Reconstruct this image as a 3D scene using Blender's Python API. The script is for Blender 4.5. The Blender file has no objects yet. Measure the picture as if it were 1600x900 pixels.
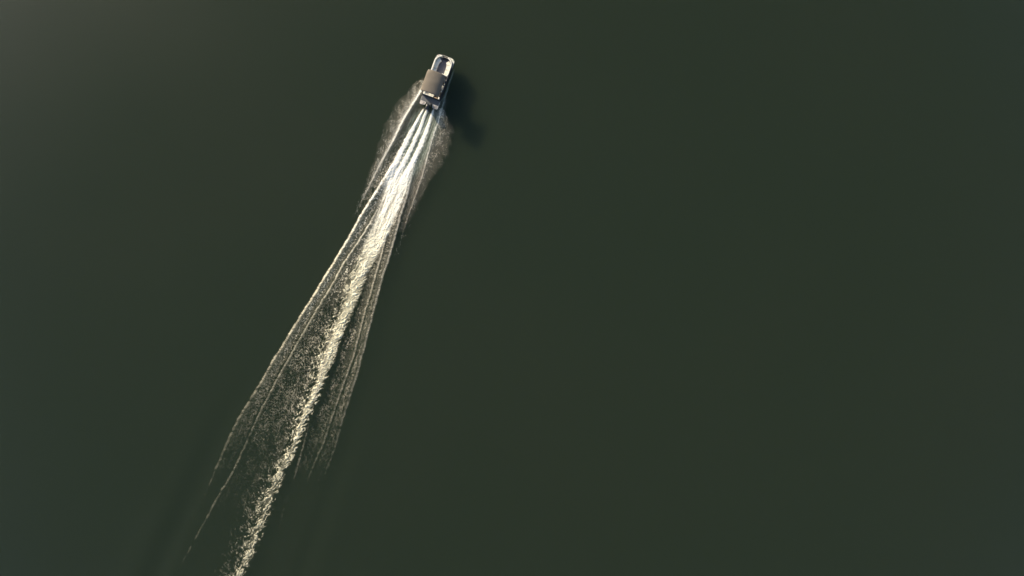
import bpy, bmesh, math, random
import numpy as np
from mathutils import Vector, Matrix
R = math.radians
C = bpy.context.scene.collection
sc = bpy.context.scene

# ------------------------------------------------------------------ camera
K = 0.0856                      # metres per photograph pixel on the water
H = 92.0                        # flying height
cam_d = bpy.data.cameras.new('camera')
cam = bpy.data.objects.new('camera', cam_d); C.objects.link(cam)
cam.location = (0, 0, H)
cam.rotation_euler = (0, 0, 0)
cam_d.sensor_width = 36.0
cam_d.lens = 36.0 * H / (1600 * K)
cam_d.clip_start = 0.5
cam_d.clip_end = 20000
sc.camera = cam

# ------------------------------------------------------------------ sky, sun, exposure
SUN_EL = 21.5
SUN_DIR = Vector((-0.67, 0.742, 0)).normalized()        # horizontal direction towards the sun
AZ = math.atan2(SUN_DIR.x, SUN_DIR.y)
w = bpy.data.worlds.new('World'); sc.world = w; w.use_nodes = True
nt = w.node_tree
bg = nt.nodes['Background']
sky = nt.nodes.new('ShaderNodeTexSky'); sky.sky_type = 'NISHITA'
sky.sun_disc = False
sky.sun_elevation = R(SUN_EL); sky.sun_rotation = AZ
sky.air_density = 1.0; sky.dust_density = 2.5; sky.ozone_density = 1.0
nt.links.new(sky.outputs[0], bg.inputs[0]); bg.inputs[1].default_value = 0.13
sl = bpy.data.lights.new('sun', 'SUN'); sl.energy = 4.4; sl.angle = R(0.6); sl.color = (1.0, 0.885, 0.69)
so = bpy.data.objects.new('sun', sl); C.objects.link(so)
sd = Vector((SUN_DIR.x * math.cos(R(SUN_EL)), SUN_DIR.y * math.cos(R(SUN_EL)), math.sin(R(SUN_EL))))
so.rotation_euler = sd.to_track_quat('Z', 'Y').to_euler()
so.location = sd * 200
sc.view_settings.view_transform = 'Standard'
sc.view_settings.look = 'None'
sc.view_settings.gamma = 1.0
sc.view_settings.use_curve_mapping = False
sc.view_settings.exposure = 0.76

# ------------------------------------------------------------------ tags
def tag(o, label=None, cat=None, group=None, kind=None):
    if label: o['label'] = label
    if cat: o['category'] = cat
    if group: o['group'] = group
    if kind: o['kind'] = kind
    return o

# ------------------------------------------------------------------ materials
def mat(name, col, rough=0.6, metal=0.0, spec=0.5, noise=0.0, nscale=8.0, bump=0.0, bscale=30.0, col2=None):
    m = bpy.data.materials.new(name); m.use_nodes = True
    t = m.node_tree; b = t.nodes['Principled BSDF']
    b.inputs['Base Color'].default_value = (*col, 1)
    b.inputs['Roughness'].default_value = rough
    b.inputs['Metallic'].default_value = metal
    b.inputs['Specular IOR Level'].default_value = spec
    tc = t.nodes.new('ShaderNodeTexCoord')
    if noise or col2:
        n = t.nodes.new('ShaderNodeTexNoise'); n.inputs['Scale'].default_value = nscale; n.inputs['Detail'].default_value = 5
        t.links.new(tc.outputs['Object'], n.inputs['Vector'])
        mx = t.nodes.new('ShaderNodeMix'); mx.data_type = 'RGBA'
        c2 = col2 or tuple(c * (1 - noise) for c in col)
        mx.inputs['A'].default_value = (*col, 1); mx.inputs['B'].default_value = (*c2, 1)
        rp = t.nodes.new('ShaderNodeValToRGB'); rp.color_ramp.elements[0].position = 0.35; rp.color_ramp.elements[1].position = 0.65
        t.links.new(n.outputs['Fac'], rp.inputs[0]); t.links.new(rp.outputs[0], mx.inputs['Factor'])
        t.links.new(mx.outputs['Result'], b.inputs['Base Color'])
    if bump:
        n2 = t.nodes.new('ShaderNodeTexNoise'); n2.inputs['Scale'].default_value = bscale
        t.links.new(tc.outputs['Object'], n2.inputs['Vector'])
        bp = t.nodes.new('ShaderNodeBump'); bp.inputs['Strength'].default_value = bump; bp.inputs['Distance'].default_value = 0.02
        t.links.new(n2.outputs['Fac'], bp.inputs['Height']); t.links.new(bp.outputs[0], b.inputs['Normal'])
    return m

M = dict(
    canvas=mat('canvas', (0.124, 0.104, 0.080), 0.85, noise=0.14, nscale=1.6, bump=0.4, bscale=14),
    canvas_trim=mat('canvas_trim', (0.075, 0.062, 0.05), 0.8),
    vinyl=mat('cream_vinyl', (0.78, 0.74, 0.62), 0.5, noise=0.10, nscale=5),
    vinyl_tan=mat('tan_vinyl', (0.42, 0.30, 0.19), 0.5, noise=0.12, nscale=5),
    vinyl_dark=mat('charcoal_vinyl', (0.03, 0.03, 0.034), 0.5),
    seam=mat('seam', (0.16, 0.14, 0.12), 0.7),
    base=mat('seat_base', (0.50, 0.48, 0.44), 0.5),
    floor=mat('grey_deck_vinyl', (0.165, 0.16, 0.17), 0.75, noise=0.25, nscale=9, bump=0.3, bscale=60),
    mat_slate=mat('slate_deck_mat', (0.12, 0.123, 0.125), 0.8, noise=0.2, nscale=12),
    panel=mat('black_panel', (0.018, 0.019, 0.022), 0.35),
    alu=mat('aluminium', (0.62, 0.62, 0.62), 0.33, metal=1.0, noise=0.2, nscale=4),
    dark_alu=mat('dark_anodised', (0.05, 0.05, 0.055), 0.35, metal=0.6),
    fascia=mat('white_fascia', (0.66, 0.62, 0.54), 0.4),
    motor=mat('black_cowling', (0.015, 0.016, 0.019), 0.25),
    motor_grey=mat('grey_motor', (0.07, 0.075, 0.08), 0.4),
    plat=mat('pale_platform', (0.62, 0.55, 0.49), 0.6, noise=0.25, nscale=10),
    rope=mat('dark_rope', (0.03, 0.028, 0.03), 0.9),
    white=mat('white_plastic', (0.75, 0.73, 0.68), 0.4),
    glass=mat('smoked_screen', (0.03, 0.035, 0.04), 0.1),
    red=mat('red_lens', (0.4, 0.03, 0.02), 0.3), green=mat('green_lens', (0.02, 0.3, 0.08), 0.3),
)

# ------------------------------------------------------------------ mesh helpers
def obj(name, bm, m, parent=None, smooth=False, label=None):
    me = bpy.data.meshes.new(name)
    bmesh.ops.recalc_face_normals(bm, faces=bm.faces[:])
    bm.to_mesh(me); bm.free()
    o = bpy.data.objects.new(name, me); C.objects.link(o)
    me.materials.append(m)
    if smooth:
        for p in me.polygons: p.use_smooth = True
    if parent: o.parent = parent
    if label: o['label'] = label
    return o

def box(bm, x0, x1, y0, y1, z0, z1, bev=0.0, rz=0.0, seg=2):
    t = bmesh.new()
    bmesh.ops.create_cube(t, size=1)
    c = Vector(((x0+x1)/2, (y0+y1)/2, (z0+z1)/2))
    for v in t.verts: v.co = Vector((v.co.x*(x1-x0), v.co.y*(y1-y0), v.co.z*(z1-z0)))
    if bev: bmesh.ops.bevel(t, geom=t.edges[:], offset=bev, segments=seg, affect='EDGES', profile=0.6)
    rot = Matrix.Rotation(rz, 3, 'Z')
    for v in t.verts: v.co = rot @ v.co + c
    me = bpy.data.meshes.new('tmp'); t.to_mesh(me); t.free(); bm.from_mesh(me); bpy.data.meshes.remove(me)

def tube(bm, pts, r, n=10, closed=False, taper=None):
    pts = [Vector(p) for p in pts]; rings = []
    for i, p in enumerate(pts):
        a = pts[i-1] if (i or closed) else p
        b = pts[(i+1) % len(pts)] if (i < len(pts)-1 or closed) else p
        d = (b-a).normalized()
        q = d.to_track_quat('Z', 'Y')
        rr = taper[i] if taper else r
        rings.append([bm.verts.new(p + q @ Vector((rr*math.cos(2*math.pi*k/n), rr*math.sin(2*math.pi*k/n), 0))) for k in range(n)])
    m = len(rings)
    for i in range(m if closed else m-1):
        A, B = rings[i], rings[(i+1) % m]
        for k in range(n): bm.faces.new((A[k], A[(k+1) % n], B[(k+1) % n], B[k]))
    if not closed:
        bm.faces.new(rings[0][::-1]); bm.faces.new(rings[-1])

def prism(bm, outline, z0, z1, bev=0.0):
    t = bmesh.new()
    lo = [t.verts.new((x, y, z0)) for x, y in outline]; hi = [t.verts.new((x, y, z1)) for x, y in outline]
    n = len(outline)
    t.faces.new(lo[::-1]); top = t.faces.new(hi)
    for i in range(n): t.faces.new((lo[i], lo[(i+1) % n], hi[(i+1) % n], hi[i]))
    if bev: bmesh.ops.bevel(t, geom=list(top.edges), offset=bev, segments=2, affect='EDGES')
    me = bpy.data.meshes.new('tmp'); t.to_mesh(me); t.free(); bm.from_mesh(me); bpy.data.meshes.remove(me)

def ribbon(bm, path, half, z0, z1, bev=0.0):
    """a band of constant width following a plan-view path"""
    L, Rr = [], []
    for i, p in enumerate(path):
        a = Vector(path[max(i-1, 0)]); b = Vector(path[min(i+1, len(path)-1)])
        d = (b-a).normalized(); nrm = Vector((-d.y, d.x)); p = Vector(p)
        L.append(tuple(p + nrm*half)); Rr.append(tuple(p - nrm*half))
    prism(bm, L + Rr[::-1], z0, z1, bev)

# ================================================================== NOISE
rng = np.random.default_rng(11)
_G = rng.uniform(0, 2*np.pi, (256, 256)); _GX, _GY = np.cos(_G), np.sin(_G)
def perlin(x, y):
    xi = np.floor(x).astype(np.int64); yi = np.floor(y).astype(np.int64)
    xf = x-xi; yf = y-yi
    u = xf*xf*xf*(xf*(xf*6-15)+10); v = yf*yf*yf*(yf*(yf*6-15)+10)
    def g(i, j, dx, dy):
        a = (xi+i) & 255; b = (yi+j) & 255
        return _GX[a, b]*dx + _GY[a, b]*dy
    n00 = g(0, 0, xf, yf); n10 = g(1, 0, xf-1, yf); n01 = g(0, 1, xf, yf-1); n11 = g(1, 1, xf-1, yf-1)
    return ((n00*(1-u)+n10*u)*(1-v) + (n01*(1-u)+n11*u)*v) * 1.5
def fbm(x, y, o=4, g=0.5):
    s = 0; a = 1; t = 0
    for i in range(o):
        s = s + a*perlin(x*2**i + 17.3*i, y*2**i - 9.1*i); t += a; a *= g
    return s/t
def ridge(x, y, o=3, g=0.55):
    s = 0; a = 1; t = 0
    for i in range(o):
        s = s + a*(1-np.abs(perlin(x*2**i + 31.7*i, y*2**i + 5.9*i))*2.2); t += a; a *= g
    return np.clip(s/t, 0, 1)
def sst(a, b, x):
    t = np.clip((x-a)/(b-a), 0, 1); return t*t*(3-2*t)

# ================================================================== WAKE: traced lines (u as a function of v, photo pixels on the water plane)
def line(*p):
    p = sorted(p, key=lambda q: q[1]); vs = np.array([q[1] for q in p], float); us = np.array([q[0] for q in p], float)
    s0 = (us[1]-us[0])/(vs[1]-vs[0]); s1 = (us[-1]-us[-2])/(vs[-1]-vs[-2])
    fv = np.arange(vs[0], vs[-1]+0.1, 1.0); fu = np.interp(fv, vs, us)
    if len(fv) > 60:                                     # soften the corners of the traced line
        k = np.exp(-(np.arange(-24, 25)/9.0)**2); k /= k.sum()
        pad = np.concatenate([fu[0]+s0*np.arange(-24, 0), fu, fu[-1]+s1*np.arange(1, 25)])
        fu = np.convolve(pad, k, 'valid')
    def f(v):
        r = np.interp(v, fv, fu)
        r = np.where(v < vs[0], us[0]+(v-vs[0])*s0, r)
        return np.where(v > vs[-1], us[-1]+(v-vs[-1])*s1, r)
    return f
LA = line((659,140),(629,189),(618,213),(607,233),(593,258),(573,298),(569,306),(545,352))
LB = line((628,232),(611,261),(584,305),(562,341),(540,381),(520,414),(498,449),(486,468),(448,530),(426,566),(408,598),(400,610),(376,649),(356,688),(342,722),(331,748),(300,815),(262,895))
LC = line((600,312),(587,332),(575,354),(558,381),(535,414),(520,444),(502,472),(482,506),(448,566),(430,598),(420,618),(408,640),(390,680),(370,724),(358,748),(343,771),(324,807),(311,830),(286,877),(274,900))
LD = line((660,226),(644,268),(636,306),(627,334),(618,366),(609,401),(602,420),(590,460),(580,500),(570,540),(560,580),(548,616),(532,668),(522,704),(512,730),(502,758),(480,820),(452,898))
LE = line((638,262),(620,306),(611,339),(604,366),(598,392),(593,410),(588,426),(580,456),(570,488),(562,520),(554,552),(544,580),(532,614),(518,654),(506,692),(492,722),(483,745),(455,820),(428,896))
LF = line((691,168),(686,189),(676,216),(669,242),(661,271),(652,298),(640,332),(633,352),(620,395))
LG = line((486,650),(476,690),(466,726),(456,760),(443,796),(436,826),(428,896))
J1 = line((662,170),(653,186),(643,206),(629,233),(616,260),(600,290))
J2 = line((667,172),(658,198),(646,224),(633,251),(612,289),(600,310))
J3 = line((677,172),(671,192),(664,212),(655,232),(644,256),(622,296),(612,315))
J4 = line((667,172),(661,184),(656,200),(648,216))
CL = line((616,262),(603,290),(600,305),(592,339),(576,372),(562,405),(550,430),(538,450),(529,480),(516,510),(503,540),(492,570),(488,600),(473,630),(462,660),(453,690),(440,720),(427,740),(412,773),(400,805),(388,835),(378,868),(362,898))
CR = line((655,250),(644,275),(634,305),(618,339),(604,372),(588,405),(576,420),(566,450),(554,480),(540,510),(528,540),(518,570),(506,600),(492,630),(478,660),(468,690),(453,720),(441,741),(430,773),(418,805),(407,835),(394,868),(378,898))
ML = line((654,122),(640,138),(622,160),(606,180),(598,205),(589,235),(580,262),(570,292),(562,320),(548,352))     # outer edge of the spray, left
MR = line((690,168),(700,186),(708,203),(704,225),(698,246),(686,266),(668,290),(656,315),(645,345),(632,378),(618,405))  # right

def wake_fields(U, V):
    """foam cover, colour and height of the wake at photo coordinates U,V"""
    jit = 1.6*perlin(V/7, U*0+3.1) + 0.9*perlin(V/2.6, U*0+8.1) + 1.3*perlin(V/32, U*0+1.7)
    jit2 = 1.6*perlin(V/8, U*0+13.1) + 0.9*perlin(V/3, U*0+4.1)
    a = R(22.7)
    s = (450-V)*math.cos(a) + (U-500)*math.sin(a)      # along the boat's track
    t = (U-500)*math.cos(a) - (450-V)*math.sin(a)      # across it
    wx = 3.0*fbm(U/9, V/9, 2); wy = 3.0*fbm(U/9+40, V/9+40, 2)
    lace = ridge((U+wx)/3.9, (V+wy)/3.9, 2)
    lace2 = ridge((U+2*wx)/9.5+9, (V+2*wy)/9.5, 3)
    grain = fbm(U/2.6, V/2.6, 2)
    patch = fbm(t/16, s/42, 3)
    # feathers thrown back from the core: stretched along ~ 40 degrees off the vertical
    b = R(50); fs = (450-V)*math.cos(b) + U*math.sin(b); ft = U*math.cos(b) - (450-V)*math.sin(b)
    feath = ridge((ft+1.3*wx)/5.0, (fs+wy)/19, 3)
    b2 = R(-20); gs = (450-V)*math.cos(b2) + U*math.sin(b2); gt = U*math.cos(b2) - (450-V)*math.sin(b2)
    feathL = ridge((gt+wx)/6, (gs+wy)/15, 3)
    thread = np.clip(0.86 + 1.1*fbm(t/2.6, s/55, 3), 0.15, 1.35)
    fade = 1-sst(600, 850, V + 60*fbm(t/7, s/70, 2))
    alpha = np.zeros_like(U); hgt = np.zeros_like(U)
    warm = np.zeros_like(U)                             # 0 white foam, 1 thin tan-grey foam
    def add(x, k=1.0):
        nonlocal alpha
        x = np.clip(x, 0, 1)*k
        alpha = 1-(1-alpha)*(1-x)
    # --- core
    cl, cr = CL(V)+jit*1.2, CR(V)+jit2*1.3
    mid = (cl+cr)/2; hw = np.maximum((cr-cl)/2, 1)
    q = (U-mid)/hw
    raggedL = (13*(feath-0.5)+7*(feathL-0.5))*sst(350, 620, V)*np.interp(V, [620, 800], [1, 0.75]) + 3*fbm(U/6, V/6, 2)
    raggedR = 8*(feath-0.5)*sst(400, 700, V)
    env = sst(-1-9/hw, -0.62, q+raggedL/hw) * (1-sst(0.78, 1+3/hw, q-raggedR/hw))
    peak = np.interp(V, [240, 275, 330, 450, 560, 650, 720, 800, 900, 1000], [0.0, 1.0, 1.0, 1.0, 1.0, 0.97, 0.88, 0.72, 0.6, 0.4])
    strm = fbm(t/2.6, s/34, 3)                          # long threads along the track
    tex = np.clip(0.60 + 2.5*(0.70*feath+0.30*lace2-0.60) + 0.30*grain, 0, 1)
    tex_n = np.clip(0.85 + 1.5*strm + 0.35*grain, 0, 1)
    wn = 1-sst(330, 440, V)
    body = np.exp(-(np.abs(q-0.15)/0.62)**3)            # solid in the middle, torn at the sides
    hard = np.interp(V, [250, 340, 430, 600, 750, 900], [0.6, 0.8, 0.9, 1.0, 1.12, 1.2])*(1-0.42*body*np.interp(V, [600, 800], [1, 0.5]))
    tx = tex_n*wn + tex*(1-wn)
    holes = sst(-0.12, 0.22, fbm(t/7, s/13, 2)+0.10)     # gaps that open towards the far end
    keep = np.interp(V, [450, 650, 780, 900], [1, 0.95, 0.7, 0.45])
    keep = keep + (1-keep)*holes
    core = env*peak*(1-hard*(1-tx))*keep
    # two main streams first, then the right-hand side of the core stays brightest
    lane = np.exp(-((q+0.05+0.3*perlin(V/30, U*0+6.6))/0.16)**2)*sst(258, 280, V)*(1-sst(330, 400, V))
    core *= 1-0.55*lane
    core *= 1 - 0.65*sst(380, 520, V)*(1-sst(-0.75, 0.05, q+0.5*(feathL-0.5)))
    core *= sst(0, 1, (V + 22*fbm(t/3.0, s/30, 2) - 258)/30)
    add(core)
    # thin lace to the left of the core
    skirt = (1-sst(0, 1, (cl-U)/np.interp(V, [300, 450, 650, 900], [10, 24, 30, 38]))) * (U < mid)
    add(skirt*sst(0.60, 0.86, 0.65*feathL+0.35*lace2+0.10*grain)*np.interp(V, [280, 400, 600, 720, 900], [0.4, 0.7, 0.6, 0.5, 0.32]))
    near = np.exp(-np.clip(cl-U, 0, 99)/9.0)*(U < mid)*sst(420, 560, V)*np.interp(V, [640, 760, 900], [1, 0.7, 0.45])
    add(near*sst(0.56, 0.80, 0.6*feathL+0.4*feath+0.1*grain), 0.85)
    # --- jets behind the outboard
    for J, wd, v1, amp in ((J1, 4.3, 300, 1.0), (J2, 3.9, 300, 0.97), (J3, 3.9, 310, 1.0), (J4, 1.6, 215, 0.7)):
        ju = J(V) + 0.6*perlin(V/17, U*0+wd) + 0.7*perlin(V/3.1, U*0+wd*2)*sst(185, 225, V)
        grow = np.interp(V, [170, 215, 260, 300], [0.36, 0.85, 1.15, 1.3])*wd
        d = (U-ju)*0.9
        rag = 1+0.45*fbm(U/3.2, V/3.2, 2)*sst(190, 220, V)
        g = np.exp(-(np.abs(d)/(grow*rag))**4.5) * sst(168, 174, V) * (1-sst(v1-40, v1, V))
        streak = 0.95 + 0.35*fbm(t/1.8, s/16, 3)
        add(g*streak, amp); hgt += 0.05*g
    # milky churned water between the jets
    churn = sst(-3, 4, U-J1(V)) * (1-sst(-2, 5, U-J3(V)-2)) * sst(169, 180, V) * (1-sst(270, 310, V))
    add(churn*np.clip(0.30+0.6*fbm(t/2.0, s/25, 3)-0.12*sst(195, 215, V)+0.25*sst(235, 275, V), 0, 1))
    milky = churn.copy()
    side = (1-sst(0, 17, np.abs(U-(J3(V)+9)))) * sst(172, 182, V) * (1-sst(250, 330, V))
    add(side*np.clip(0.15+0.5*fbm(t/1.8, s/30, 3), 0, 1)); milky = np.maximum(milky, side)
    sideL = (1-sst(0, 8, np.abs(U-(J1(V)-7)))) * sst(166, 176, V) * (1-sst(200, 240, V))
    add(sideL*np.clip(0.14+0.3*fbm(t/2.0, s/22, 2), 0, 1)); milky = np.maximum(milky, sideL)
    # frothy fringe left of jet 1
    fr = np.exp(-np.clip(J1(V)-U, 0, 99)/9.0)*(U < J1(V)+2)*sst(195, 225, V)*(1-sst(300, 350, V))
    add(fr*sst(0.5, 0.85, lace+0.3*grain), 0.75)
    # --- crest lines: (line, sharp outer side sign, crest width, tail width, amplitude vs v, jitter)
    def crest(L, side_, w0, w1, vs, am, j, tex_=0.5, h=0.10, wm=0.5):
        nonlocal hgt, warm
        d = (U-L(V)-0.65*j)*side_*0.9                     # >0 outside
        A = np.interp(V, vs, am)
        tail = np.exp(-np.clip(-d, 0, 999)/w1) * (d < 0)
        ln = np.exp(-(d/w0)**2)
        x = np.clip(ln*(0.95+0.5*grain) + 0.42*tail*(1-tex_+tex_*1.5*(lace+0.3*grain-0.25)), 0, 1)*A
        x *= (1-sst(w0*0.5, w0*1.6, d))
        lump = np.clip(0.78 + 0.5*perlin(V/15, U*0+w1*7) + 0.8*perlin(V/5.5, U*0+w0*10+w1) + 0.6*perlin(V/1.9, U*0+w1*3), 0.1, 1.25)
        x *= 1-(1-lump)*np.interp(V, [200, 400, 620, 760], [0.25, 0.45, 1.0, 1.15])
        x = np.clip(x, 0, 1)*(0.45+0.55*fade)
        add(x)
        hgt += h*A*np.exp(-(np.clip(d+1.5, -99, 99)/6.0)**2)
        warm = np.maximum(warm, wm*np.clip(tail+ln, 0, 1))
    crest(LA, -1, 1.3, 7.0, [136, 142, 190, 240, 300, 322], [0.0, 1.0, 0.9, 0.55, 0.28, 0.0], jit*0.5, 0.6, 0.16)
    brk = 0.75+0.9*perlin(V/11, U*0+2.2)
    bfar = np.where(V > 600, np.clip(brk, 0.25, 1), 1)
    crest(LB, -1, 1.7, 8, [240, 262, 300, 400, 470, 560, 610, 680, 750, 800], [0.0, 0.75, 1, 0.95, 0.8, 0.48, 0.28, 0.16, 0.09, 0.0], jit, 0.55, 0.16)
    crest(LC, -1, 1.3, 4, [318, 345, 420, 480, 560, 620, 700, 720, 780, 840, 900], [0.0, 0.75, 0.75, 0.52, 0.38, 0.27, 0.10, 0.24, 0.22, 0.14, 0.04], jit2, 0.7, 0.09)
    crest(LE, 1, 1.2, 5, [262, 300, 380, 460, 560, 620, 690, 745, 770], [0.0, 0.55, 0.62, 0.46, 0.32, 0.24, 0.16, 0.07, 0.0], jit2*0.8, 0.6, 0.08, 0.6)
    crest(LD, 1, 1.4, 8, [240, 268, 340, 420, 520, 600, 670, 730, 790], [0.0, 0.55, 0.62, 0.54, 0.38, 0.26, 0.14, 0.06, 0.0], jit*0.9, 0.55, 0.13, 0.7)
    crest(LF, 1, 1.1, 7, [166, 178, 240, 300, 345, 365], [0.0, 0.75, 0.72, 0.5, 0.3, 0.0], jit*0.7, 0.6, 0.12, 0.7)
    crest(LG, 1, 0.9, 2, [650, 715, 735, 760, 790, 830, 860], [0.0, 0.26, 0.14, 0.0, 0.08, 0.07, 0.0], jit2*0.6, 0.6, 0.03, 0.7)
    # --- lace sheets between the crests
    def sheet(La, Lb, vs, am, lo=0.50, hi=0.78, l=lace, inset=2, floor_=0.0, wm=0.7, pt=1.1):
        nonlocal warm
        e = sst(0, 7, U-La(V)-inset) * sst(0, 6, Lb(V)-U-inset)
        A = np.interp(V, vs, am)
        x = e*A*thread*(0.35+0.65*fade)*(0.95*sst(lo+0.03, hi+0.02, l+0.24*grain+pt*0.16*patch) + 0.8*floor_)*np.interp(V, [330, 480, 640], [1.0, 0.85, 0.8])
        add(x); warm = np.maximum(warm, wm*e)
    sheet(LB, LC, [300, 345, 450, 540, 620, 690, 800], [0, 0.8, 0.8, 0.62, 0.30, 0.08, 0.0], floor_=0.10)
    sheet(LC, CL, [330, 380, 470, 560, 640, 720, 800, 880], [0, 0.8, 0.66, 0.50, 0.28, 0.13, 0.07, 0.02], l=0.7*lace+0.3*lace2, floor_=0.06, pt=2.6)
    sheet(lambda v: CR(v)+np.interp(v, [400, 520, 600, 650, 750], [0, 3, 6, 8, 8]), LE, [290, 330, 420, 520, 620, 690, 760, 830], [0, 0.8, 0.75, 0.55, 0.34, 0.13, 0.03, 0], l=0.7*lace+0.3*feathL, floor_=0.06, pt=2.6)
    sheet(LE, LD, [290, 340, 450, 580, 660, 730, 800], [0.1, 0.7, 0.75, 0.55, 0.26, 0.06, 0.0], floor_=0.10)
    sheet(LD, LF, [220, 250, 300, 350, 380], [0, 0.35, 0.4, 0.2, 0.0], floor_=0.16, wm=1.0)
    sheet(LA, LB, [240, 265, 295, 325], [0, 0.45, 0.28, 0.0], floor_=0.1, inset=0)
    # --- spray: feathery edge, thin
    def fans(ang, off, l):
        b3 = R(ang); ms = (450-V)*math.cos(b3) + U*math.sin(b3); mt = U*math.cos(b3) - (450-V)*math.sin(b3)
        return fbm(mt/3.2+off, ms/l, 3), fbm(mt/9+off, ms/24, 2)
    speck = fbm(U/1.7+3, V/1.7, 2)
    f1, f2 = fans(58, 0, 14); fing = 0.40*f1+0.60*f2
    d = (LA(V)-U)/np.maximum(LA(V)-ML(V), 1)            # 0 on the crest, 1 on the outer edge
    edge = 1-sst(0.35, 1.25, d+0.55*fing)
    mL = (U < LA(V)+2)*edge*sst(116, 134, V)*(1-sst(255, 345, V+20*fing))
    dens = 0.145 + 0.30*np.exp(-np.clip(d, 0, 9)*5.5)
    xL = mL*dens*np.clip(0.95+0.6*speck+0.35*f1, 0.1, 2.0)*np.interp(V, [125, 200, 280, 350], [1.1, 0.85, 0.5, 0.1])
    add(xL); warm = np.maximum(warm, sst(0.02, 0.4, d)*(U < LA(V)+2)*(V < 360))
    f1, f2 = fans(-28, 5, 12); fing = 0.40*f1+0.60*f2
    d = (U-LF(V))/np.maximum(MR(V)-LF(V), 1)
    edge = 1-sst(0.35, 1.28, d+0.55*fing)
    mR = (U > LF(V)-5)*edge*sst(168, 186, V+8*fing)*(1-sst(280, 395, V+20*fing))
    xR = mR*0.155*np.clip(0.95+0.7*speck+0.4*f1, 0.05, 2.0)*np.interp(V, [170, 210, 280, 400], [1.1, 1.0, 0.7, 0.35])
    add(xR); warm = np.maximum(warm, mR > 0.01)
    # wash running along the starboard pontoon
    SW = line((711.5,104),(700,135),(690,172),(684,186))
    d = (U-SW(V)); x = np.exp(-(d/1.0)**2)*sst(104, 118, V)*(1-sst(172, 182, V))*0.36
    x += np.exp(-np.abs(d+4)/5)*sst(130, 160, V)*(1-sst(176, 190, V))*np.clip(0.18+0.5*fbm(t/1.6, s/25, 2), 0, 1)
    add(x); milky = np.maximum(milky, np.clip(x*3, 0, 1))
    knot = np.exp(-(((U-691)/3.6)**2+((V-178)/5.0)**2))*sst(0.4, 0.8, lace+0.3*grain); add(knot, 0.9)
    alpha = np.clip(alpha, 0, 1)
    # colours: fresh foam white, old foam cream, thin foam tan grey, churned water milky green
    fresh = (1-sst(230, 470, V))[..., None]
    white = np.array([0.86, 0.83, 0.74]); cream = np.array([0.82, 0.75, 0.53]); tan = np.array([0.46, 0.40, 0.31]); milk = np.array([0.44, 0.50, 0.41])
    col = white*fresh + cream*(1-fresh)
    wm = (warm*(1-sst(0.45, 0.9, alpha)))[..., None]
    col = col*(1-wm)+tan*wm
    mk = (milky*(1-sst(0.35, 0.8, alpha)))[..., None]
    col = col*(1-mk)+milk*mk
    hgt = hgt + alpha*(0.02+0.035*grain*np.interp(V, [250, 450], [0.6, 1.0])+0.035*(tex-0.4)*sst(0.3, 0.8, alpha)) + 0.07*core*(1-q*q*0.6).clip(0, 1)
    return alpha, col, hgt

def swell(X, Y):
    """smooth waves of the wake, on the water sheet"""
    U = X/K+800; V = 450-Y/K
    g = sst(230, 420, V)*(1-sst(1150, 1600, V))
    dB = (LB(V)-U)*0.9; dD = (U-LD(V))*0.9
    h = 0.05*np.exp(-((dB+2)/9)**2) - 0.075*np.exp(-((dB-20)/15)**2)*sst(520, 780, V) + 0.06*np.exp(-((dB-50)/22)**2)*sst(560, 800, V)
    h += 0.05*np.exp(-((dD+2)/8)**2) - 0.045*np.exp(-((dD-14)/13)**2)*sst(480, 760, V) + 0.05*np.exp(-((dD-36)/14)**2)*sst(560, 800, V)
    h += 0.02*np.exp(-((U-LC(V))/6)**2) + 0.02*np.exp(-((U-LE(V))/6)**2)
    return h*g

def grid_mesh(name, X, Y, Z, keep=None, colour=None):
    n, m = X.shape
    co = np.stack([X, Y, Z], -1).reshape(-1, 3)
    idx = np.arange(n*m).reshape(n, m)
    f = np.stack([idx[:-1, :-1], idx[1:, :-1], idx[1:, 1:], idx[:-1, 1:]], -1).reshape(-1, 4)
    if keep is not None:
        kf = (keep[:-1, :-1] | keep[1:, :-1] | keep[1:, 1:] | keep[:-1, 1:]).reshape(-1)
        f = f[kf]
        used = np.unique(f); rm = np.full(n*m, -1); rm[used] = np.arange(len(used)); f = rm[f]; co = co[used]
        if colour is not None: colour = colour.reshape(-1, 4)[used]
    elif colour is not None: colour = colour.reshape(-1, 4)
    me = bpy.data.meshes.new(name)
    me.vertices.add(len(co)); me.vertices.foreach_set('co', co.astype(np.float32).ravel())
    me.loops.add(len(f)*4); me.loops.foreach_set('vertex_index', f.astype(np.int32).ravel())
    me.polygons.add(len(f)); me.polygons.foreach_set('loop_start', np.arange(0, len(f)*4, 4, dtype=np.int32))
    me.polygons.foreach_set('use_smooth', np.ones(len(f), dtype=bool))
    if colour is not None:
        at = me.color_attributes.new('cover', 'FLOAT_COLOR', 'POINT'); at.data.foreach_set('color', colour.astype(np.float32).ravel())
    me.update(calc_edges=True)
    o = bpy.data.objects.new(name, me); C.objects.link(o)
    return o

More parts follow.
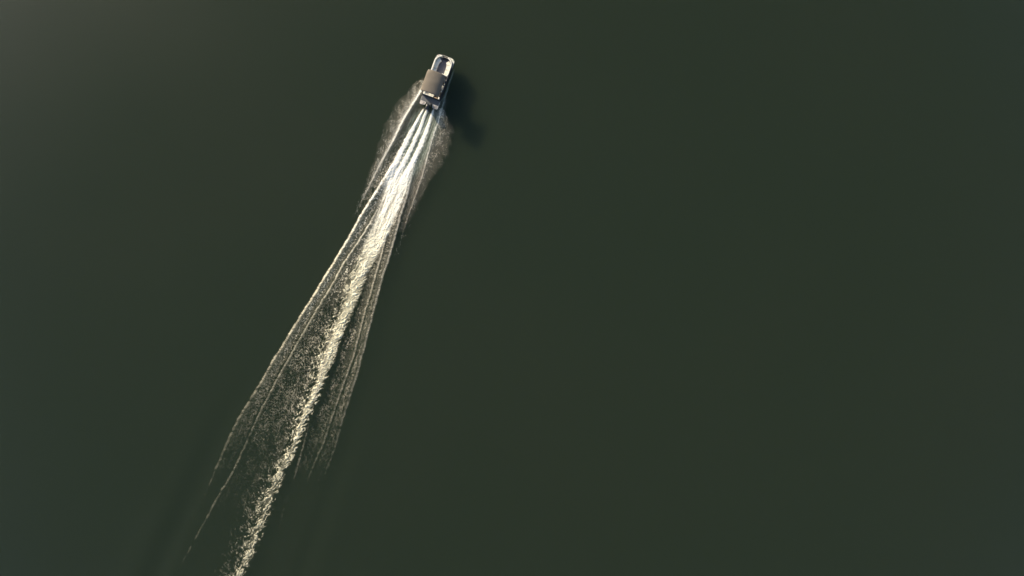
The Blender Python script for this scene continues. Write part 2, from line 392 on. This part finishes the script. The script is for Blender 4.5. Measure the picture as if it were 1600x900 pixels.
# ------------------------------------------------------------------ water: a clear glossy surface over the murky body that scatters the light
def noise_node(t, tc, scale, detail):
    n = t.nodes.new('ShaderNodeTexNoise'); n.inputs['Scale'].default_value = scale; n.inputs['Detail'].default_value = detail
    t.links.new(tc.outputs['Object'], n.inputs['Vector']); return n
wm = bpy.data.materials.new('lake_surface'); wm.use_nodes = True
t = wm.node_tree; t.nodes.remove(t.nodes['Principled BSDF']); out = t.nodes['Material Output']
tc = t.nodes.new('ShaderNodeTexCoord')
gl = t.nodes.new('ShaderNodeBsdfGlossy'); gl.inputs['Color'].default_value = (0.33, 0.34, 0.34, 1); tr = t.nodes.new('ShaderNodeBsdfTransparent'); fr = t.nodes.new('ShaderNodeFresnel'); fr.inputs['IOR'].default_value = 1.333
ms = t.nodes.new('ShaderNodeMixShader')
mr = t.nodes.new('ShaderNodeMapRange'); mr.inputs['From Min'].default_value = 0.3; mr.inputs['From Max'].default_value = 0.7
mr.inputs['To Min'].default_value = 0.35; mr.inputs['To Max'].default_value = 0.42
t.links.new(noise_node(t, tc, 0.05, 4).outputs['Fac'], mr.inputs['Value']); t.links.new(mr.outputs[0], gl.inputs['Roughness'])
bp = t.nodes.new('ShaderNodeBump'); bp.inputs['Strength'].default_value = 0.05; bp.inputs['Distance'].default_value = 0.05
t.links.new(noise_node(t, tc, 1.3, 6).outputs['Fac'], bp.inputs['Height']); t.links.new(bp.outputs[0], gl.inputs['Normal'])
t.links.new(fr.outputs[0], ms.inputs[0]); t.links.new(tr.outputs[0], ms.inputs[1]); t.links.new(gl.outputs[0], ms.inputs[2]); t.links.new(ms.outputs[0], out.inputs['Surface'])
dw = bpy.data.materials.new('murky_water'); dw.use_nodes = True
t = dw.node_tree; b = t.nodes['Principled BSDF']; tc = t.nodes.new('ShaderNodeTexCoord')
b.inputs['Specular IOR Level'].default_value = 0.0; b.inputs['Roughness'].default_value = 1.0
b.subsurface_method = 'BURLEY'
b.inputs['Subsurface Weight'].default_value = 1.0
b.inputs['Subsurface Radius'].default_value = (0.8, 1.0, 1.25)
b.inputs['Subsurface Scale'].default_value = 5.5
mx = t.nodes.new('ShaderNodeMix'); mx.data_type = 'RGBA'
mx.inputs['A'].default_value = (0.0160, 0.0256, 0.0158, 1); mx.inputs['B'].default_value = (0.0192, 0.0259, 0.0160, 1)
t.links.new(noise_node(t, tc, 0.022, 3).outputs['Fac'], mx.inputs['Factor']); t.links.new(mx.outputs['Result'], b.inputs['Base Color'])

def axis(lo, hi, step, far):
    a = np.arange(lo, hi+step/2, step)
    out = []; s = step; x = hi
    while x < far: s *= 1.35; x += s; out.append(x)
    o2 = []; s = step; x = lo
    while x > -far: s *= 1.35; x -= s; o2.append(x)
    return np.array(o2[::-1] + list(a) + out)
gx = axis(-70, 20, 0.35, 6000); gy = axis(-60, 36, 0.35, 6000)
Y, X = np.meshgrid(gy, gx, indexing='ij')
wat = grid_mesh('water', X, Y, swell(X, Y))
wat.data.materials.append(wm)
tag(wat, kind='structure')
dep = grid_mesh('water_depths', X[::2, ::2], Y[::2, ::2], swell(X[::2, ::2], Y[::2, ::2]) - 0.55)
dep.data.materials.append(dw)
tag(dep, kind='structure')

# ------------------------------------------------------------------ wake foam sheet
fm = bpy.data.materials.new('foam'); fm.use_nodes = True
t = fm.node_tree; b = t.nodes['Principled BSDF']
at = t.nodes.new('ShaderNodeAttribute'); at.attribute_name = 'cover'
t.links.new(at.outputs['Color'], b.inputs['Base Color'])
b.inputs['Roughness'].default_value = 0.75; b.inputs['Specular IOR Level'].default_value = 0.25
tc = t.nodes.new('ShaderNodeTexCoord')
nz = t.nodes.new('ShaderNodeTexNoise'); nz.inputs['Scale'].default_value = 7.0; nz.inputs['Detail'].default_value = 4
t.links.new(tc.outputs['Object'], nz.inputs['Vector'])
# cover * (0.6 + 0.8 * noise): bubbles break the sheet up close to
ma = t.nodes.new('ShaderNodeMath'); ma.operation = 'MULTIPLY_ADD'; ma.inputs[1].default_value = 1.4; ma.inputs[2].default_value = 0.32
t.links.new(nz.outputs['Fac'], ma.inputs[0])
mb = t.nodes.new('ShaderNodeMath'); mb.operation = 'MULTIPLY'; mb.use_clamp = True
t.links.new(at.outputs['Alpha'], mb.inputs[0]); t.links.new(ma.outputs[0], mb.inputs[1])
t.links.new(mb.outputs[0], b.inputs['Alpha'])
bp = t.nodes.new('ShaderNodeBump'); bp.inputs['Strength'].default_value = 0.5; bp.inputs['Distance'].default_value = 0.04
t.links.new(nz.outputs['Fac'], bp.inputs['Height']); t.links.new(bp.outputs[0], b.inputs['Normal'])

STEP = 0.75
vv = np.arange(96, 1010, STEP); oo = np.arange(-150, 110, STEP)
V, O = np.meshgrid(vv, oo, indexing='ij')
AX = 672 - (V-165)*0.4188
U = AX + O
al, col, hg = wake_fields(U, V)
Xw = (U-800)*K; Yw = (450-V)*K
Zw = swell(Xw, Yw) + 0.025 + np.clip(hg, 0, 1)
foam = grid_mesh('wake_foam', Xw, Yw, Zw, keep=al > 0.03, colour=np.concatenate([col, al[..., None]], -1))
foam.data.materials.append(fm)
tag(foam, 'long white and cream foam wake trailing behind the boat to the bottom edge', 'wake', kind='stuff')

# ------------------------------------------------------------------ spray droplets either side of the stern
dm = mat('droplets', (0.78, 0.74, 0.64), 0.4)
def spray(name, n, side, label):
    P = []; r2 = np.random.default_rng(5 if side < 0 else 6)
    while len(P) < n:
        v = r2.uniform(126, 340 if side < 0 else 380, 4000)
        if side < 0: lo, hi = ML(v), LA(v)+2
        else: v = v+44; lo, hi = LF(v)-2, MR(v)
        e = r2.beta(1.1, 1.9, 4000)
        u = hi-(hi-lo)*e if side < 0 else lo+(hi-lo)*e
        u = u + r2.normal(0, 1.6, 4000)
        p = np.interp(v, [126, 200, 280, 340, 400], [1, 0.75, 0.25, 0.06, 0.02])*np.clip(0.35+1.6*fbm(u/7, v/12, 3), 0, 1)
        k = (r2.uniform(0, 1, 4000) < p) & (v < 405)
        for a, c_, ee in zip(u[k], v[k], e[k]): P.append((a, c_, ee))
    P = P[:n]
    co = []; fc = []
    for a, c_, ee in P:
        x, y = (a-800)*K, (450-c_)*K
        z = 0.04 + abs(r2.normal(0, 0.14))*(1-ee*0.6); s_ = 0.009+0.022*r2.beta(1, 2.2)
        i = len(co)
        for d in ((1,0,0),(-1,0,0),(0,1,0),(0,-1,0),(0,0,1),(0,0,-1)): co.append((x+d[0]*s_, y+d[1]*s_, z+d[2]*s_))
        for q in ((0,2,4),(2,1,4),(1,3,4),(3,0,4),(2,0,5),(1,2,5),(3,1,5),(0,3,5)): fc.append(tuple(i+j for j in q))
    me = bpy.data.meshes.new(name); me.from_pydata(co, [], fc); me.materials.append(dm)
    o = bpy.data.objects.new(name, me); C.objects.link(o)
    tag(o, label, 'spray', kind='stuff')
spray('spray', 3400, -1, 'fine tan spray of droplets thrown out to the left of the boat and its wake')
spray('spray', 2300, 1, 'fine tan spray of droplets thrown out to the right of the wake behind the boat')

# ================================================================== BOAT (local: +Y bow, +X starboard)
boat = bpy.data.objects.new('pontoon_boat', None); C.objects.link(boat)
boat.location = ((683.8-800)*K, (450-130.6)*K, 0); boat.rotation_euler = (0, 0, R(-20))
tag(boat, 'white and black pontoon boat with brown canopy at the head of the foam wake', 'boat')

DZ = 0.66   # deck top
# pontoons
for sx in (-1, 1):
    bm = bmesh.new()
    ys = [-3.25, -3.2, 2.5, 2.85, 3.15, 3.4, 3.5]; rs = [0.26, 0.31, 0.31, 0.29, 0.23, 0.12, 0.02]; zs = [0.22, 0.22, 0.22, 0.245, 0.31, 0.4, 0.44]
    tube(bm, [(sx*0.93, y, z) for y, z in zip(ys, zs)], 0, 20, taper=rs)
    pt = obj('pontoon', bm, M['alu'], boat, smooth=True)
    bm = bmesh.new(); tube(bm, [(sx*0.93, -3.1, -0.09), (sx*0.93, 2.6, -0.09)], 0.03, 6); obj('keel', bm, M['alu'], pt)
    for y in np.linspace(-2.2, 3.0, 9):
        bm = bmesh.new(); box(bm, sx*0.93-0.12, sx*0.93+0.12, y-0.03, y+0.03, 0.47, 0.545); obj('bracket', bm, M['alu'], pt)

# deck with rounded bow
def bow_outline(w_, y0, y1, tip, n=14, p=3.2):
    pts = [(-w_, y0), (w_, y0)]
    for i in range(n+1):
        a = math.pi/2*i/n
        pts.append((w_*math.cos(a)**(2/p), y1+(tip-y1)*math.sin(a)**(2/p)))
    for i in range(n-1, -1, -1):
        a = math.pi/2*i/n
        pts.append((-w_*math.cos(a)**(2/p), y1+(tip-y1)*math.sin(a)**(2/p)))
    return pts
bm = bmesh.new(); prism(bm, bow_outline(1.27, -2.42, 3.0, 3.66, p=3.4), 0.545, DZ-0.010)
deck = obj('deck', bm, M['panel'], boat)
bm = bmesh.new()
for_ = [p for p in bow_outline(1.25, 2.3, 3.0, 3.64, p=3.4)]
prism(bm, for_, DZ-0.008, DZ-0.002); obj('bow_deck', bm, M['vinyl'], deck)
bm = bmesh.new(); prism(bm, bow_outline(1.08, -2.2, 2.55, 3.36, p=2.2), DZ-0.004, DZ+0.006)
obj('floor_covering', bm, M['floor'], deck)
# rub rail
ol = bow_outline(1.29, -2.42, 3.0, 3.68, p=3.4)
bm = bmesh.new(); tube(bm, [(x, y, 0.60) for x, y in ol[1:]] + [(ol[0][0], ol[0][1], 0.60)], 0.028, 6)
obj('rub_rail', bm, M['dark_alu'], deck)

# fence path : starboard aft -> bow -> port aft
def fence_path(w_, ya, yb, tip, n=16, p=2.35):
    pts = [(w_, ya + (yb-ya)*i/8) for i in range(8)]
    for i in range(n+1):
        a = math.pi/2*i/n; pts.append((w_*math.cos(a)**(2/p), yb+(tip-yb)*math.sin(a)**(2/p)))
    left = [(-x, y) for x, y in pts[:-1]][::-1]
    return pts, left
ps, pl = fence_path(1.21, -2.25, 2.25, 3.49, p=2.45)
full = ps + pl
gate = 0.34
star = [p for p in ps if p[0] > gate]; port = [p for p in pl if p[0] < -gate]
star = star + [(gate, 3.445)]; port = [(-gate, 3.445)] + port
for nm, path in (('side_fence', star), ('side_fence', port)):
    bm = bmesh.new(); ribbon(bm, path, 0.014, DZ, 1.26); f = obj(nm, bm, M['panel'], boat)
    bm = bmesh.new(); tube(bm, [(x, y, 1.285) for x, y in path], 0.02, 8); obj('top_rail', bm, M['dark_alu'], f)
    bm = bmesh.new(); tube(bm, [(x*1.012, y*1.004, 0.72) for x, y in path], 0.016, 6); obj('bottom_rail', bm, M['dark_alu'], f)
    for x, y in path[::3]:
        bm = bmesh.new(); tube(bm, [(x*1.012, y*1.004, DZ), (x*1.012, y*1.004, 1.28)], 0.014, 6); obj('fence_post', bm, M['dark_alu'], f)
# bow gate
bm = bmesh.new(); box(bm, -0.30, 0.30, 3.435, 3.465, 0.72, 1.12, 0.006)
g = obj('bow_gate', bm, M['panel'], boat)
bm = bmesh.new(); tube(bm, [(-0.31, 3.45, 0.72), (-0.31, 3.45, 1.14), (0.31, 3.45, 1.14), (0.31, 3.45, 0.72)], 0.016, 6); obj('gate_frame', bm, M['panel'], g)
bm = bmesh.new(); box(bm, -0.34, 0.34, 3.02, 3.42, DZ+0.006, DZ+0.02, 0.004); obj('gate_mat', bm, M['panel'], boat)

# bow couches
def couch(sx):
    # backrest band follows the fence just inside
    p_, l_ = fence_path(1.115, 0.15 if sx < 0 else 1.1, 2.25, 3.39)
    path = [p for p in p_ if p[0] > 0.36]
    path = [(x*sx, y) for x, y in path]
    bm = bmesh.new(); ribbon(bm, path, 0.075, DZ+0.42, 1.37, 0.03)
    s = obj('bow_couch', bm, M['vinyl'], boat)
    s['label'] = 'cream bow couch along the %s side' % ('left' if sx < 0 else 'right')
    # seat cushion segments
    q_, _ = fence_path(0.80, 0.15 if sx < 0 else 1.2, 2.0, 3.02)
    pth = [(x*sx, y) for x, y in q_ if x > 0.44]
    bm = bmesh.new(); ribbon(bm, pth, 0.232, DZ+0.01, DZ+0.33); obj('couch_base', bm, M['base'], s)
    n = len(pth); cuts = [0, n//3, 2*n//3, n-1]
    for a, b_ in zip(cuts[:-1], cuts[1:]):
        seg = [Vector(q) for q in pth[a:b_+1]]
        seg[0] = seg[0].lerp(seg[1], 0.08); seg[-1] = seg[-1].lerp(seg[-2], 0.08)
        bm = bmesh.new(); ribbon(bm, [tuple(q) for q in seg], 0.236, DZ+0.332, DZ+0.46, 0.03); obj('seat_cushion', bm, M['vinyl'], s)
    # piping lines on the cushions
    bm = bmesh.new()
    for off in (-0.09, 0.09):
        q2, _ = fence_path(0.80+off, 0.2 if sx < 0 else 1.2, 2.0, 3.02+off)
        tube(bm, [(x*sx, y, DZ+0.461) for x, y in q2 if x > 0.46], 0.008, 5)
    obj('piping', bm, M['seam'], s)
    return s
couch(-1)
sc_ = couch(1)
# arm end of starboard couch, reaching inboard
bm = bmesh.new(); box(bm, 0.36, 1.15, 0.98, 1.16, DZ+0.01, 1.30, 0.045)
obj('couch_end', bm, M['vinyl'], sc_)

# starboard side: helm console, captain chair, side bench bits that show beyond the canopy
bm = bmesh.new(); box(bm, 0.42, 1.12, 0.02, 0.42, DZ+0.01, 1.48, 0.05)
h = obj('helm_console', bm, M['panel'], boat)
bm = bmesh.new(); box(bm, 0.45, 1.09, 0.40, 0.43, 1.46, 1.78, 0.01); obj('windscreen', bm, M['glass'], h)
bm = bmesh.new()
ring = [(0.77+0.17*math.cos(a), -0.06-0.05*math.sin(a), 1.38+0.16*math.sin(a)) for a in np.linspace(0, 2*math.pi, 20, endpoint=False)]
tube(bm, ring, 0.016, 8, closed=True)
for a in (0.5, 2.6, 4.7): tube(bm, [(0.77, -0.02, 1.38), (0.77+0.16*math.cos(a), -0.06-0.05*math.sin(a), 1.38+0.15*math.sin(a))], 0.012, 6)
obj('steering_wheel', bm, M['motor'], h)
def chair(x, y, rz):
    bm = bmesh.new(); tube(bm, [(x, y, DZ), (x, y, DZ+0.42)], 0.06, 12)
    c = obj('swivel_chair', bm, M['alu'], boat)
    bm = bmesh.new(); box(bm, x-0.25, x+0.25, y-0.24, y+0.24, DZ+0.42, DZ+0.56, 0.04, rz); obj('seat_cushion', bm, M['vinyl'], c)
    d = Matrix.Rotation(rz, 3, 'Z') @ Vector((0, -0.25, 0))
    bm = bmesh.new(); box(bm, x-0.24+d.x, x+0.24+d.x, y-0.06+d.y, y+0.06+d.y, DZ+0.5, DZ+0.98, 0.04, rz); obj('backrest', bm, M['vinyl'], c)
    for s in (-1, 1):
        e = Matrix.Rotation(rz, 3, 'Z') @ Vector((s*0.28, 0, 0))
        bm = bmesh.new(); box(bm, x+e.x-0.035, x+e.x+0.035, y+e.y-0.2, y+e.y+0.16, DZ+0.68, DZ+0.75, 0.02, rz); obj('armrest', bm, M['vinyl'], c)
chair(0.70, -0.52, R(8)); chair(-0.72, -0.3, R(-150))
# starboard side bench, aft of helm: separate back bolsters standing above the fence
bm = bmesh.new(); box(bm, 0.62, 1.13, -2.0, -0.85, DZ+0.01, DZ+0.33, 0.01)
sb = obj('side_bench', bm, M['panel'], boat)
for y0, y1 in ((-1.98, -1.45), (-1.43, -0.88)):
    bm = bmesh.new(); box(bm, 0.60, 1.06, y0, y1, DZ+0.332, DZ+0.46, 0.03); obj('seat_cushion', bm, M['vinyl_dark'], sb)
for y0, y1, x0 in ((-1.22, -1.02, 1.03), (-0.92, -0.74, 1.06), (-0.52, -0.40, 1.08), (-0.14, -0.05, 1.10)):
    bm = bmesh.new(); box(bm, x0, x0+0.11, y0, y1, 1.14, 1.40, 0.035); obj('bolster', bm, M['vinyl'], sb)
# stern seating: long cream backrest, tan panel, white corner
bm = bmesh.new(); box(bm, -1.15, 0.30, -1.98, -1.45, DZ+0.01, DZ+0.40, 0.03)
rs_ = obj('stern_bench', bm, M['vinyl'], boat)
for x0, x1 in ((-1.14, -0.45), (-0.43, 0.30)):
    bm = bmesh.new(); box(bm, x0, x1, -2.20, -2.04, DZ+0.2, 1.24, 0.04, 0); obj('backrest', bm, M['vinyl'], rs_)
bm = bmesh.new(); box(bm, -1.14, -0.86, -2.22, -1.6, DZ+0.3, 1.28, 0.06); obj('corner_bolster', bm, M['vinyl'], rs_)
bm = bmesh.new(); box(bm, 0.42, 0.86, -2.20, -2.06, DZ+0.05, 1.14, 0.04); obj('stern_gate_panel', bm, M['vinyl_tan'], boat)
bm = bmesh.new(); box(bm, 0.95, 1.16, -2.22, -1.92, DZ+0.05, 1.24, 0.06); obj('corner_locker', bm, M['vinyl'], boat)
bm = bmesh.new(); box(bm, -1.19, 1.19, -2.272, -2.24, DZ, 1.22, 0.004); obj('rear_fence', bm, M['panel'], boat)

# aft platform
bm = bmesh.new(); box(bm, -1.27, 1.27, -2.98, -2.425, 0.545, DZ-0.004, 0.01)
pf = obj('swim_platform', bm, M['fascia'], boat)
bm = bmesh.new(); box(bm, -1.24, 1.24, -2.95, -2.27, DZ-0.002, DZ+0.012, 0.004); obj('platform_mat', bm, M['mat_slate'], pf)
for sx in (-1, 1):
    bm = bmesh.new()
    o_ = [(sx*1.25, -2.985), (sx*0.42, -2.985), (sx*0.50, -3.30), (sx*0.62, -3.42), (sx*1.12, -3.46), (sx*1.25, -3.36)]
    if sx > 0: o_ = o_[::-1]
    prism(bm, o_, 0.54, 0.64, 0.012); e = obj('boarding_step', bm, M['plat'], boat)
    bm = bmesh.new(); tube(bm, [(sx*0.62, -3.1, 0.66), (sx*0.78, -3.2, 0.665), (sx*0.70, -3.32, 0.66), (sx*0.92, -3.38, 0.665)], 0.02, 6)
    obj('step_rope', bm, M['rope'], e)  # dark rope lying in a zigzag on the boarding step
    bm = bmesh.new(); box(bm, sx*0.95-0.05, sx*0.95+0.05, -3.10, -3.04, 0.635, 0.69, 0.01); obj('cleat', bm, M['alu'], e)
# boarding ladder folded on starboard step
bm = bmesh.new()
for x in (0.86, 1.10): tube(bm, [(x, -3.05, 0.67), (x, -3.5, 0.67)], 0.012, 6)
for y in (-3.15, -3.28, -3.41): tube(bm, [(0.86, y, 0.67), (1.10, y, 0.67)], 0.01, 6)
obj('boarding_ladder', bm, M['motor_grey'], boat)

# outboard motor
bm = bmesh.new(); box(bm, -0.30, 0.30, -3.28, -2.99, 0.30, 0.86, 0.03)
om = obj('outboard_motor', bm, M['motor_grey'], boat)
bm = bmesh.new()
t2 = bmesh.new()
rings = [(0.80, 0.19, 0.28), (0.88, 0.23, 0.36), (1.10, 0.235, 0.38), (1.26, 0.21, 0.35), (1.34, 0.15, 0.26), (1.36, 0.06, 0.12)]
prev = None
for z, a, b_ in rings:
    rr = [bm.verts.new((a*math.copysign(abs(math.cos(th))**0.7, math.cos(th)), -3.62-(1.36-z)*0.05 + b_*math.copysign(abs(math.sin(th))**0.7, math.sin(th)), z)) for th in np.linspace(0, 2*math.pi, 28, endpoint=False)]
    if prev:
        for k in range(28): bm.faces.new((prev[k], prev[(k+1) % 28], rr[(k+1) % 28], rr[k]))
    else: bm.faces.new(rr[::-1])
    prev = rr
bm.faces.new(prev); t2.free()
obj('cowling', bm, M['motor'], om, smooth=True)
bm = bmesh.new(); box(bm, -0.09, 0.09, -3.78, -3.45, -0.35, 0.82, 0.03); obj('drive_leg', bm, M['motor'], om)
bm = bmesh.new(); box(bm, -0.16, 0.16, -4.0, -3.42, 0.02, 0.05, 0.01); obj('cavitation_plate', bm, M['motor_grey'], om)
bm = bmesh.new()
tube(bm, [(0, -3.75, -0.28), (0, -4.0, -0.28)], 0.06, 10)
for k in range(3):
    a = k*2.094
    tube(bm, [(0, -3.9, -0.28), (0.1*math.cos(a), -3.92, -0.28+0.1*math.sin(a)), (0.2*math.cos(a+.25), -3.95, -0.28+0.2*math.sin(a+.25))], 0, 6, taper=[0.03, 0.06, 0.02])
obj('propeller', bm, M['alu'], om)
for sx in (-1, 1):
    bm = bmesh.new(); tube(bm, [(sx*0.38, -2.98, 0.66), (sx*0.40, -3.05, 1.0), (sx*0.34, -3.2, 1.02), (sx*0.20, -3.35, 0.98)], 0.022, 6); obj('motor_guard', bm, M['motor'], om)
bm = bmesh.new(); tube(bm, [(0.1, -3.3, 0.95), (0.25, -3.15, 0.9), (0.3, -2.9, 0.72)], 0.025, 6); obj('cable', bm, M['rope'], om)

# canopy
cy0, cy1 = -2.22, 0.76
nx, ny = 28, 32
bm = bmesh.new(); top = []
for j in range(ny+1):
    row = []
    for i in range(nx+1):
        a, c_ = i/nx*2-1, j/ny*2-1
        # rounded outline
        k = 0.045*(abs(a)**8)*(abs(c_)**8)
        hx = 1.25*(1-0.015*(1-c_*c_))           # sides drawn in between the bows
        x = a*hx*(1-k); y = (cy0+cy1)/2 + c_*(1.465-0.04*a*a*(1 if c_ > 0 else 0.6))*(1-k)
        z = 2.78 - 0.32*abs(a)**2.2 - 0.12*abs(a)**9 - 0.05*abs(c_)**10 - 0.03*abs(math.sin(c_*math.pi*1.0))*(1-abs(a)**4)
        row.append(bm.verts.new((x, y, z)))
    top.append(row)
for j in range(ny):
    for i in range(nx): bm.faces.new((top[j][i], top[j][i+1], top[j+1][i+1], top[j+1][i]))
cano = obj('canopy', bm, M['canvas'], boat, smooth=True)
sm = cano.modifiers.new('s', 'SOLIDIFY'); sm.thickness = 0.012; sm.offset = -1
def canopy_edge():
    P = []
    for i in range(nx+1): P.append((i/nx*2-1, -1))
    for j in range(1, ny+1): P.append((1, j/ny*2-1))
    for i in range(nx-1, -1, -1): P.append((i/nx*2-1, 1))
    for j in range(ny-1, 0, -1): P.append((-1, j/ny*2-1))
    out = []
    for a, c_ in P:
        k = 0.045*(abs(a)**8)*(abs(c_)**8); hx = 1.25*(1-0.015*(1-c_*c_))
        out.append((a*hx*(1-k), (cy0+cy1)/2 + c_*(1.465-0.04*a*a*(1 if c_ > 0 else 0.6))*(1-k), 2.78-0.32*abs(a)**2.2-0.12*abs(a)**9-0.05*abs(c_)**10))
    return out
ce = canopy_edge()
bm = bmesh.new(); A = [bm.verts.new(p) for p in ce]; B = [bm.verts.new((p[0]*1.005, p[1], p[2]-0.11)) for p in ce]
for i in range(len(ce)): bm.faces.new((A[i], A[(i+1) % len(ce)], B[(i+1) % len(ce)], B[i]))
cano.location = (-0.09, 0, 0.14)
vl = obj('valance', bm, M['canvas'], cano); vl.modifiers.new('s', 'SOLIDIFY').thickness = 0.008
bm = bmesh.new()
for yy in (-1.16, -0.17):
    tube(bm, [(a*1.235, yy, 2.783-0.32*abs(a)**2.2-0.12*abs(a)**9-0.05*0-0.03*abs(math.sin(((yy+0.665)/1.465)*math.pi))*(1-abs(a)**4)) for a in np.linspace(-0.97, 0.97, 25)], 0.006, 5)
obj('seam', bm, M['canvas'], cano)
for yy in (-2.0, -1.16, -0.17, 0.68):
    bm = bmesh.new()
    arc = [(a*1.14-0.10, yy, 2.86-0.30*abs(a)**2.2) for a in np.linspace(-1, 1, 13)]
    foot = -0.66 + (yy+0.66)*0.25
    tube(bm, [(-1.2, foot, 1.29)] + arc + [(1.2, foot, 1.29)], 0.014, 6); obj('canopy_bow', bm, M['alu'], boat)

# small fittings
for sx, mm in ((-1, 'red'), (1, 'green')):
    bm = bmesh.new(); box(bm, sx*1.02-0.04, sx*1.02+0.04, 3.40, 3.46, DZ, DZ+0.06, 0.012); obj('navigation_light', bm, M[mm], boat)
    bm = bmesh.new(); tube(bm, [(sx*1.22, 2.7, DZ+0.03), (sx*1.22, 2.9, DZ+0.03)], 0.018, 6); box(bm, sx*1.22-0.02, sx*1.22+0.02, 2.77, 2.83, DZ-0.005, DZ+0.03); obj('cleat', bm, M['alu'], boat)
bm = bmesh.new(); tube(bm, [(-1.1, -2.3, DZ), (-1.1, -2.3, 2.4)], 0.012, 6)
lp = obj('stern_light_pole', bm, M['alu'], boat)
bm = bmesh.new(); bmesh.ops.create_icosphere(bm, subdivisions=2, radius=0.04, matrix=Matrix.Translation((-1.1, -2.3, 2.43))); obj('lens', bm, M['white'], lp)
